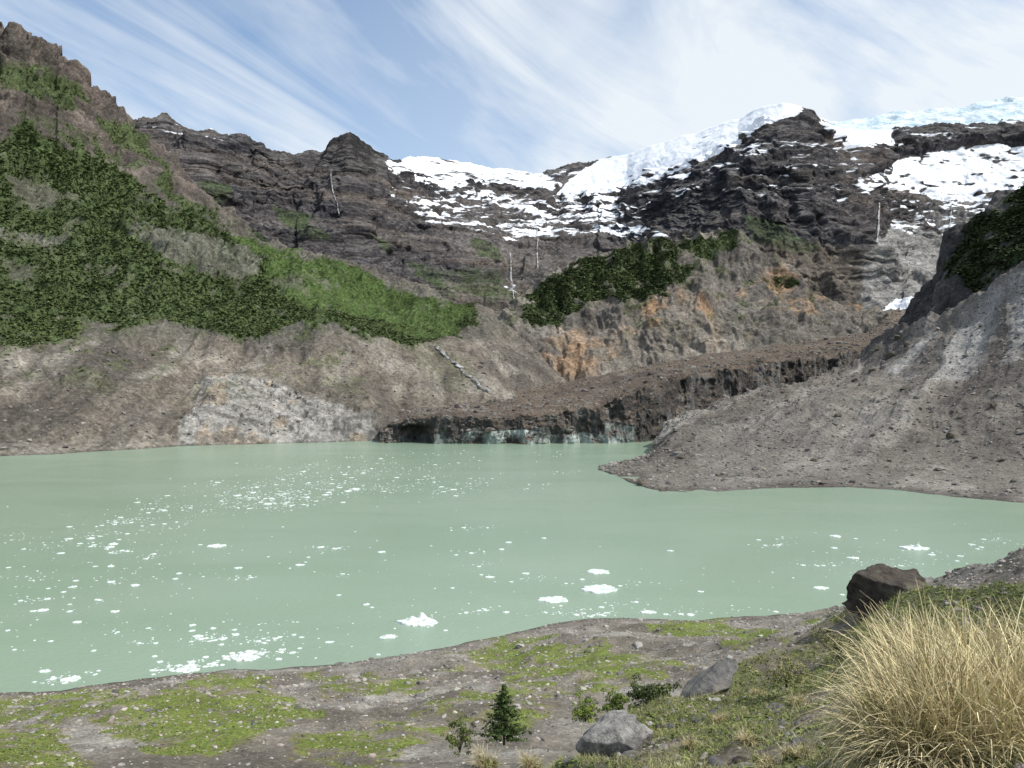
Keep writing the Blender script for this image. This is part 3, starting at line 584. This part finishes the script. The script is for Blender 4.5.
# ---------------------------------------------------------------- grass
def blades(n,base_r,length,width,spread,col0,col1,seed,droop=.6,center=(0,0,0),segs=6,bases=None):
    rng=np.random.default_rng(seed)
    if bases is None:
        nt_=max(4,n//45); ta_=rng.uniform(0,6.283,nt_); tr_=base_r*np.sqrt(rng.random(nt_)); tb=np.stack([tr_*np.cos(ta_),tr_*np.sin(ta_)],-1)
        ti=rng.integers(0,nt_,n); b2=tb[ti]+rng.normal(size=(n,2))*base_r*.07
        r=np.linalg.norm(b2,axis=1); a=np.arctan2(b2[:,1],b2[:,0]); b=np.stack([b2[:,0],b2[:,1],np.zeros(n)],-1)+np.array(center)
        td=rng.normal(size=nt_)*1.0; tl=rng.uniform(.65,1.12,nt_)
        a2=a+td[ti]+rng.normal(size=n)*1.3; lean=spread*(.2+.7*r/base_r)*rng.uniform(.1,1.6,n); lmul=tl[ti]
    else:
        b=bases; a2=rng.uniform(0,2*math.pi,n); lean=spread*rng.uniform(.2,1.3,n); lmul=1
    L=length*rng.uniform(.40,1.02,n)*lmul; dr=droop*rng.uniform(.25,3.4,n)
    h=np.stack([np.cos(a2),np.sin(a2)],-1); ta=rng.uniform(0,2*math.pi,n); side=np.stack([np.cos(ta),np.sin(ta),np.zeros(n)],-1)
    rows=[]; c=b.copy(); step=L/segs
    rows.append(np.stack([c-side*width*.55,c+side*width*.55],1))
    for s in range(1,segs+1):
        t=s/segs
        ang=np.clip(lean+dr*t**1.6,0,2.9)
        c=c+np.concatenate([h*(np.sin(ang)*step)[:,None],(np.cos(ang)*step)[:,None]],-1)
        w=(width*(1-t**1.5)*.5+width*.06)
        rows.append(np.stack([c-side*w,c+side*w],1))
    V=np.stack(rows,1)
    idx=np.arange(n*(segs+1)*2).reshape(n,segs+1,2)
    Fc=np.stack([idx[:,:-1,0],idx[:,:-1,1],idx[:,1:,1],idx[:,1:,0]],-1).reshape(-1,4)
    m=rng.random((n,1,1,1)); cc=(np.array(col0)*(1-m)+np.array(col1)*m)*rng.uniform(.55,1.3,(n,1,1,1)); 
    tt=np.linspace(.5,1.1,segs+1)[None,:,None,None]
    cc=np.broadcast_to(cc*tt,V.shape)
    return V.reshape(-1,3),Fc,cc.reshape(-1,3)
def tussock(loc,n,br,L,label,seed,green=.25,spread=.6,group=None,w=.0075,droop=.7):
    t=empty('tussock_grass',loc,label,'grass',group)
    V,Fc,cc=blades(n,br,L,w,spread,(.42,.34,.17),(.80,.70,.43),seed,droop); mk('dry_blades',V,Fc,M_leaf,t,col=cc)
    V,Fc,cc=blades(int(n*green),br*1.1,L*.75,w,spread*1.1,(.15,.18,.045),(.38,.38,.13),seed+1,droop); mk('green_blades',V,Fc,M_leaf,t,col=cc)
    return t
def gp(A_,px,py): p,_=surf(A_,px,py,6); return Vector(p)
def at(px,py,Y): return Vector(((px-CX)/F*Y,Y,H+(CY-py)/F*Y))
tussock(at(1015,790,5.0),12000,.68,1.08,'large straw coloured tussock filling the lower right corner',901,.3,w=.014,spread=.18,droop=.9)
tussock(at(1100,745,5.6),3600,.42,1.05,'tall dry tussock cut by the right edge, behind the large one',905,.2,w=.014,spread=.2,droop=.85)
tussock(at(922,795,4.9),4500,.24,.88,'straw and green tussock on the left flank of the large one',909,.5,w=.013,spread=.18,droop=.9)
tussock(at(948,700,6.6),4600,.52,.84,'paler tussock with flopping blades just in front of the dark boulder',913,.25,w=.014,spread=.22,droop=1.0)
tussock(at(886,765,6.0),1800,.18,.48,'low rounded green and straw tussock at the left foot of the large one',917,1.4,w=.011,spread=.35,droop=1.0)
for i,(px,py,s,lb) in enumerate([(490,762,.55,'pale tuft of dry grass below the small conifer sapling'),(535,764,.5,'small dry grass tuft left of the pale grey boulder'),(800,752,.30,'short green grass tuft at the foot of the large tussock'),(745,735,.3,'little grass tuft in the middle of the near bank'),(690,745,.32,'little grass tuft right of the pale grey boulder'),(800,700,.35,'ragged grass tuft left of the large tussock'),(760,690,.3,'small straw tuft below the wispy yellow green bush'),(720,715,.3,'green tuft below the tilted slab boulder'),(770,760,.3,'tuft at the bottom edge right of the bank middle')]):
    src=Bk if px>600 else Fg
    p=gp(src,px,py); sc=1 if src is Bk else 2.2
    tussock(p,300,.16*sc,s*sc*.8,lb,950+i*3,.7,spread=.7,w=.007*sc)
rng=np.random.default_rng(77); k=pick(Bk,46000,(Bk['P'][:,1]>3.5)&(Bk['green']>.05)&(Bk['qx']<1150)&(Bk['qx']>520),rng,.6)
V,Fc,cc=blades(46000,1,.17,.008,.8,(.14,.17,.05),(.42,.39,.19),78,bases=Bk['P'][k],segs=3)
tag(mk('short_grass',V,Fc,M_leaf,col=cc),'short mixed green and dry grass on the near bank','grass',kind='stuff')
# ---------------------------------------------------------------- boulders
I5=ico(5)
def boulder(name,loc,size,mat,label,cat='boulder',seed=1,rotz=0,cuts=9,group=None,ic=I5,dcut=(.55,.85),ns=1.0):
    rng=np.random.default_rng(seed); V=ic[0].copy()
    for _ in range(cuts):
        n=rng.normal(size=3); n/=np.linalg.norm(n); d=rng.uniform(*dcut); e=V@n-d; V=V-np.clip(e,0,None)[:,None]*n
    nz=fbm(V,(1.6,)*3,6,seed+3)*.12+fbm(V,(4,)*3,5,seed+9,ridged=True)*.05
    V=V*(1+ns*nz[:,None]); V=V/np.abs(V).max(0)*np.array(size)/2
    o=mk(name,V,ic[1],mat,smooth=True); o.location=loc; o.rotation_euler=(0,0,rotz)
    return tag(o,label,cat,group)
p=at(893,593,20); boulder('boulder',p+Vector((0,0,-.16)),(2.55,1.9,1.6),M_dark,'large dark brown boulder on the bank edge behind the straw tussock',seed=51,cuts=22,dcut=(.5,.85),ns=2.2)
p=at(611,752,13.2); boulder('boulder',p+Vector((0,0,.12)),(1.35,1.1,1.3),M_grey,'pale grey boulder at the bottom centre of the bank',seed=39,cuts=26,dcut=(.45,.75),ns=2.2)
p=at(708,684,17.0); o=boulder('boulder',p+Vector((0,0,-.02)),(1.9,1.0,.45),M_slab,'tilted grey slab boulder on the crest of the near bank',seed=33,cuts=20,dcut=(.38,.7),ns=1.8); o.rotation_euler=(.1,-.38,.15)
p=gp(Fg,343,659); boulder('boulder',p,(2.2,1.4,.8),M_slab,'small dark rock at the water edge left of centre',seed=42)
ic3=ico(3)
spots=[(400,745),(330,700),(455,700),(250,760),(60,750),(560,690),(620,668),(700,650),(760,652),(520,700),(420,690),(380,720),(150,705),(90,700),(300,755),(640,640),(580,650),(800,625),(350,760),(215,720),(485,672),(545,735),(435,755),(120,760)]
for i,(a,b_) in enumerate(spots):
    p=gp(Fg,a,b_); s=random.uniform(.4,.9)*p.y/55
    boulder('stone',p-Vector((0,0,s*.12)),(s*1.2,s,s*.7),random.choice([M_slab,M_grey,M_slab]),'grey stone lying loose on the gravel shore slope','stone',seed=100+i,rotz=random.random()*6,group='stones on the gravel shore',ic=ic3,cuts=14,dcut=(.4,.75))
for i in range(34):
    a=random.uniform(560,1000); b_=random.uniform(655,760)
    if b_<730-(a-560)*.35: continue
    if a>840: a-=200
    p=gp(Bk,a,max(b_,745-(a-590)*.33)); s=random.uniform(.12,.34)
    boulder('stone',p-Vector((0,0,s*.15)),(s*1.2,s,s*.7),random.choice([M_slab,M_slab,M_dark]),'small stone half sunk in the near bank','stone',seed=200+i,rotz=random.random()*6,group='stones on the near bank',ic=ic3,cuts=14,dcut=(.4,.75))
for i,(a,b_,s) in enumerate([(902,384,7),(950,432,6),(868,366,6),(886,352,8),(905,340,7),(640,478,5),(662,486,4),(760,440,3),(815,455,3.5),(990,400,4),(935,465,3),(720,470,3),(870,430,3),(1000,455,3.5),(780,470,2.5),(840,410,4),(965,350,4),(700,440,3),(875,345,9),(893,335,8),(680,452,4),(855,375,6)]):
    p=gp(E,a,b_)
    boulder('boulder',p,(s*1.1,s,s*.7),M_dark,'dark boulder resting on the right moraine slope','boulder',seed=300+i,rotz=random.random()*6,group='dark boulders on the moraine',ic=ico(4),cuts=14,dcut=(.42,.75))
# ---------------------------------------------------------------- bushes
M_bark=rock_mat('bark',(.05,.038,.028),(.11,.085,.06),.02)
def stems(n,r,h,rad,seed):
    rng=np.random.default_rng(seed); V=[];Fc=[]
    for i in range(n):
        a=rng.uniform(0,6.28); q=np.array([math.cos(a),math.sin(a)])*r*rng.uniform(.2,.9); pts=[np.array([q[0]*t*.9,q[1]*t*.9,h*t*rng.uniform(.9,1)]) for t in (0,.35,.7,1)]
        for j,p in enumerate(pts):
            rr=rad*(1-j*.25)
            for k_ in range(5): V.append(p+np.array([math.cos(k_*1.257)*rr,math.sin(k_*1.257)*rr,0]))
        o=len(V)-20
        for j in range(3):
            for k_ in range(5): Fc.append((o+j*5+k_,o+j*5+(k_+1)%5,o+j*5+5+(k_+1)%5,o+j*5+5+k_))
    return V,Fc
def bush(loc,r,h,c0,c1,label,seed,n=40,K=60,leaf=.15,name='shrub'):
    t=empty(name,loc,label,'shrub'); rng=np.random.default_rng(seed)
    V,Fc=stems(9,r*.8,h*.8,r*.025,seed); mk('stems',V,Fc,M_bark,t,smooth=True)
    C0=rng.normal(size=(n,3))*np.array([.42,.42,.22])*np.array([r,r,h]); C0[:,2]=np.clip(C0[:,2]+h*.38,h*.05,h*.95)
    m=rng.random((n,1)); cols=np.array(c0)*(1-m)+np.array(c1)*m
    V,Fc,cc=crowns(C0,rng.uniform(.12,.26,n)*r,K,squash=1.1,leaf=leaf,cols=cols,rng=rng,upb=.3)
    mk('foliage',V,Fc,M_leaf,t,col=cc); return t
def conifer(loc,h,r,label,seed):
    t=empty('conifer_sapling',loc,label,'sapling'); rng=np.random.default_rng(seed)
    V=[];Fc=[]
    for j in range(5):
        rr=.035*h*.6*(1-j/4.3)
        for k_ in range(6): V.append((math.cos(k_*1.047)*rr,math.sin(k_*1.047)*rr,h*j/4))
    for j in range(4):
        for k_ in range(6): Fc.append((j*6+k_,j*6+(k_+1)%6,j*6+6+(k_+1)%6,j*6+6+k_))
    mk('trunk',V,Fc,M_bark,t,smooth=True)
    C0=[];R=[]
    for i in range(150):
        z=rng.random()**1.25; a=i*2.4+rng.normal()*.3; rr=r*(1-z)**.85*(.65+.5*rng.random())
        for s in (.3,.55,.78,1.0):
            C0.append((math.cos(a)*rr*s,math.sin(a)*rr*s,h*(.07+.93*z)+rr*s*.25)); R.append(.05*h*(1.15-z*.5)*(1.2-s*.5))
    C0=np.array(C0);R=np.array(R); m=rng.random((len(C0),1)); cols=np.array((.035,.062,.018))*(1-m)+np.array((.10,.14,.04))*m
    V,Fc,cc=crowns(C0,R,12,squash=.7,leaf=.30,cols=cols,rng=rng,upb=.3); mk('foliage',V,Fc,M_leaf,t,col=cc); return t
conifer(at(504,745,25),1.85,.78,'small dark conifer sapling standing at bottom centre',61)
bush(at(460,752,25),.6,1.1,(.07,.095,.022),(.15,.18,.05),'small green shrub just left of the conifer sapling',62)
bush(at(652,710,19),.65,.62,(.032,.048,.015),(.095,.125,.03),'dark green bush on the bank crest between the two grey boulders',63,n=70)
bush(at(585,722,20),.5,.55,(.09,.14,.022),(.20,.25,.045),'bright yellow green bush left of the dark bush',64,n=50)
bush(at(618,712,20),.5,.36,(.08,.12,.02),(.17,.21,.045),'low bright green bush touching the dark bush on its left',65,n=50)
bush(at(786,688,15),.5,.7,(.14,.16,.045),(.32,.31,.13),'wispy yellow green bush left of the dark boulder and tussock',66,leaf=.12)
bush(at(830,650,17),.45,.45,(.10,.11,.04),(.22,.21,.10),'low drab bush below the dark boulder',67,leaf=.14)
# ---------------------------------------------------------------- ice floes
def floe_mesh(name,seed,thick=.12,rough=.06,peaks=0):
    rng=np.random.default_rng(seed); nr,na=10,56; ph=rng.uniform(0,6.28,16); am=rng.uniform(.03,.2,16)/np.arange(1,17)**.45
    def rad(a): return 1+sum(am[i]*math.sin((i+1)*a+ph[i]) for i in range(16))*.8
    pts=[]
    for i in range(nr+1):
        for j in range(na):
            a=j/na*2*math.pi; s=i/nr; R=rad(a)*.5
            pts.append([math.cos(a)*R*s,math.sin(a)*R*s,thick*(1-max(0,s-.75)**2*5)])
    for j in range(na):
        a=j/na*2*math.pi; R=rad(a)*.51; pts.append([math.cos(a)*R,math.sin(a)*R,-.06])
    V=np.array(pts); nz=fbm(V,(5,5,5),5,seed)
    V[:-na,2]+=nz[:-na]*rough
    for _ in range(peaks):
        c=rng.uniform(-.28,.28,2); V[:-na,2]+=(rng.uniform(.04,.11)*np.exp(-((V[:-na,:2]-c)**2).sum(-1)/.008))
    V[:,2]=np.where(np.arange(len(V))<len(V)-na,np.maximum(V[:,2],.004),V[:,2])
    Fc=[]
    for i in range(nr+1):
        for j in range(na): Fc.append((i*na+j,(i+1)*na+j,(i+1)*na+(j+1)%na,i*na+(j+1)%na))
    o=mk(name,V,Fc,M_ice,smooth=True); return o
def water(px,py): Y=shoreY(py); return Vector(((px-CX)/F*Y,Y,0))
big=[(600,589,36,0,'largest flat oval white floe, near the right centre of the lake'),(598,572,22,0,'thin white floe just beyond the largest oval floe'),(552,600,28,0,'long flat floe left of the largest oval floe'),(418,622,36,3,'jagged white ice chunk floating near the centre shore'),(388,637,16,2,'small peaked ice chunk beside the jagged chunk'),(217,546,18,0,'lone flat white floe in the left middle of the lake'),(912,548,24,2,'jagged white floe near the right hand shore'),(245,658,24,2,'rough brash floe against the near left shore'),(188,670,20,2,'long rough floe hugging the near shore, left of another'),(70,679,18,1,'flat floe close to the shore at lower left'),(45,671,11,2,'small lumpy floe at far lower left'),(300,565,9,1,'small bright floe left of centre'),(820,588,14,0,'flat floe near the right shore in front of the dark boulder'),(648,612,14,0,'flat floe close to the shore right of centre'),(382,552,8,1,'small upright ice lump in mid lake'),(330,642,8,0,'tiny white floe near the small shore rock'),(835,536,10,1,'small floe in the open water at right'),(490,577,9,0,'thin small floe in the open middle water')]
for i,(px,py,wpx,pk,lb) in enumerate(big):
    p=water(px,py); s=wpx/F*p.y
    o=floe_mesh('ice_floe',500+i,thick=.035,rough=.03 if pk==0 else .08,peaks=pk*4); o.location=p; 
    o.scale=(s,s*.8,s*.9); tag(o,lb,'ice floe')
protos=[floe_mesh('ice_floe',600+i,thick=.05,rough=.07,peaks=(i%4)*2) for i in range(12)]
cl=[(300,490,60,9,.26),(270,500,40,8,.18),(350,470,90,9,.14),(120,545,80,24,.13),(60,600,60,32,.11),(140,520,40,12,.06),(230,640,90,16,.08),(420,480,70,15,.06),(560,590,100,22,.05),(900,560,80,18,.05),(820,560,90,25,.05),(470,560,160,50,.06),(640,612,130,5,.07),(990,545,25,10,.02),(440,452,120,4,.05),(250,560,200,60,.06),(245,656,28,3,.05),(190,668,24,3,.05),(416,624,24,4,.03),(70,678,20,3,.02),(350,490,140,3,.06)]
wts=np.array([c[4] for c in cl]); wts/=wts.sum(); cand=[]
rr=np.random.default_rng(99)
def shore_py(px): return np.interp(px,[q[0] for q in sF],[q[1] for q in sF])
def draw():
    c=cl[rr.choice(len(cl),p=wts)]; px=c[0]+rr.normal()*c[2]*.75; py=c[1]+rr.normal()*c[3]*.75+(px-c[0])*(-.08 if c[1]<530 or c[1]>650 else 0); return px,py
subs=[draw() for _ in range(130)]
while len(cand)<5200:
    if rr.random()<.6:
        q=subs[int(130*rr.random()**1.6)]; e=rr.normal(); px=q[0]+e*13; py=q[1]+rr.normal()*1.6-e*1.2; sc=.75
    else: px,py=draw(); sc=1
    if py<450 or py>shore_py(px)-3 or px<-20 or px>1040: continue
    if px>590 and py<500: continue
    wp=sc*(.30+rr.exponential(1.0))*(.65+(py-440)/190); cand.append((min(wp,9),px,py))
cand.sort(reverse=True)
for i,(wp,px,py) in enumerate(cand[:280]):
    o=protos[i%12]
    if i>=12: o=o.copy(); COL.objects.link(o)
    p=water(px,py); s=wp/F*p.y*1.1; o.location=p; o.scale=(s,s*1.0,s*.9); o.rotation_euler=(0,0,rr.uniform(0,6.28))
    tag(o,'small white ice floe scattered among many on the green lake','ice floe','small ice floes on the lake')
rest=cand[280:]; V0,F0=I1
P=np.array([water(a,b)[:] for _,a,b in rest]); S=np.array([w/F*p[1]*.5 for (w,_,_),p in zip(rest,P)])
V=V0[None]*(1+rr.uniform(-.3,.3,(len(P),12,1)))*S[:,None,None]*np.array([1,1.1,.3])+P[:,None,:]
Fc=(F0[None]+(np.arange(len(P))*12)[:,None,None]).reshape(-1,3)
tag(mk('brash_ice',V.reshape(-1,3),Fc,M_ice),'fine crumbs of brash ice drifting across the lake','ice',kind='stuff')
# ---------------------------------------------------------------- light
sd=Vector((.62,-.16,.77)).normalized()
sun=bpy.data.lights.new('sun','SUN'); sun.energy=5.0; sun.angle=math.radians(.5); sun.color=(1,.965,.90)
so=bpy.data.objects.new('sun',sun); COL.objects.link(so); so.rotation_euler=sd.to_track_quat('Z','Y').to_euler()
w=bpy.data.worlds.new('World'); scn.world=w; w.use_nodes=True; nt=w.node_tree; nt.nodes.clear()
sky=N(nt,'ShaderNodeTexSky',sky_type='NISHITA'); sky.sun_disc=False; sky.sun_elevation=math.asin(sd.z); sky.sun_rotation=math.atan2(sd.x,sd.y); sky.altitude=600; sky.air_density=1.0; sky.dust_density=.6; sky.ozone_density=1.2
co=N(nt,'ShaderNodeTexCoord').outputs['Generated']
sx=N(nt,'ShaderNodeSeparateXYZ'); nt.links.new(co,sx.inputs[0])
den=mth(nt,'ADD',mth(nt,'MAXIMUM',sx.outputs[2],0.0),.75)
cb=N(nt,'ShaderNodeCombineXYZ'); nt.links.new(mth(nt,'DIVIDE',sx.outputs[0],den),cb.inputs[0]); nt.links.new(mth(nt,'DIVIDE',mth(nt,'MULTIPLY',sx.outputs[2],-1.6),den),cb.inputs[1])
r2=N(nt,'ShaderNodeMapping'); r2.inputs['Rotation'].default_value=(0,0,math.radians(-34)); nt.links.new(cb.outputs[0],r2.inputs[0])
n1=noise(nt,r2.outputs[0],1.0,(1.5,6.5,1),detail=12,rough=.60,dist=.7)
n2=noise(nt,cb.outputs[0],2.6,detail=5,rough=.55)
cm=mrange(nt,mth(nt,'ADD',mth(nt,'MULTIPLY',n1,.90),mth(nt,'MULTIPLY',n2,.50)),.56,.84,0,.98)
cm=mth(nt,'ADD',cm,mrange(nt,sx.outputs[0],-.55,-.05,-.18,.18))
cm=mth(nt,'ADD',mth(nt,'MAXIMUM',cm,0.0),mrange(nt,sx.outputs[2],.12,.45,.30,.10))
cm=mth(nt,'MINIMUM',cm,.96)
skc=N(nt,'ShaderNodeMix',data_type='RGBA',blend_type='MULTIPLY'); skc.inputs[0].default_value=1; nt.links.new(sky.outputs[0],skc.inputs[6]); skc.inputs[7].default_value=(.90,1.08,1.16,1)
mx=mixc(nt,cm,skc.outputs[2],(5.8,6.2,6.55))
bg=N(nt,'ShaderNodeBackground'); bg.inputs['Strength'].default_value=.15; nt.links.new(mx,bg.inputs[0])
out=N(nt,'ShaderNodeOutputWorld'); nt.links.new(bg.outputs[0],out.inputs[0])
# ---------------------------------------------------------------- camera
cam=bpy.data.cameras.new('camera'); cam.sensor_width=36; cam.lens=F/1024*36; cam.clip_start=.1; cam.clip_end=20000
co_=bpy.data.objects.new('camera',cam); COL.objects.link(co_); co_.location=(0,0,H); co_.rotation_euler=(math.radians(90),0,0); scn.camera=co_
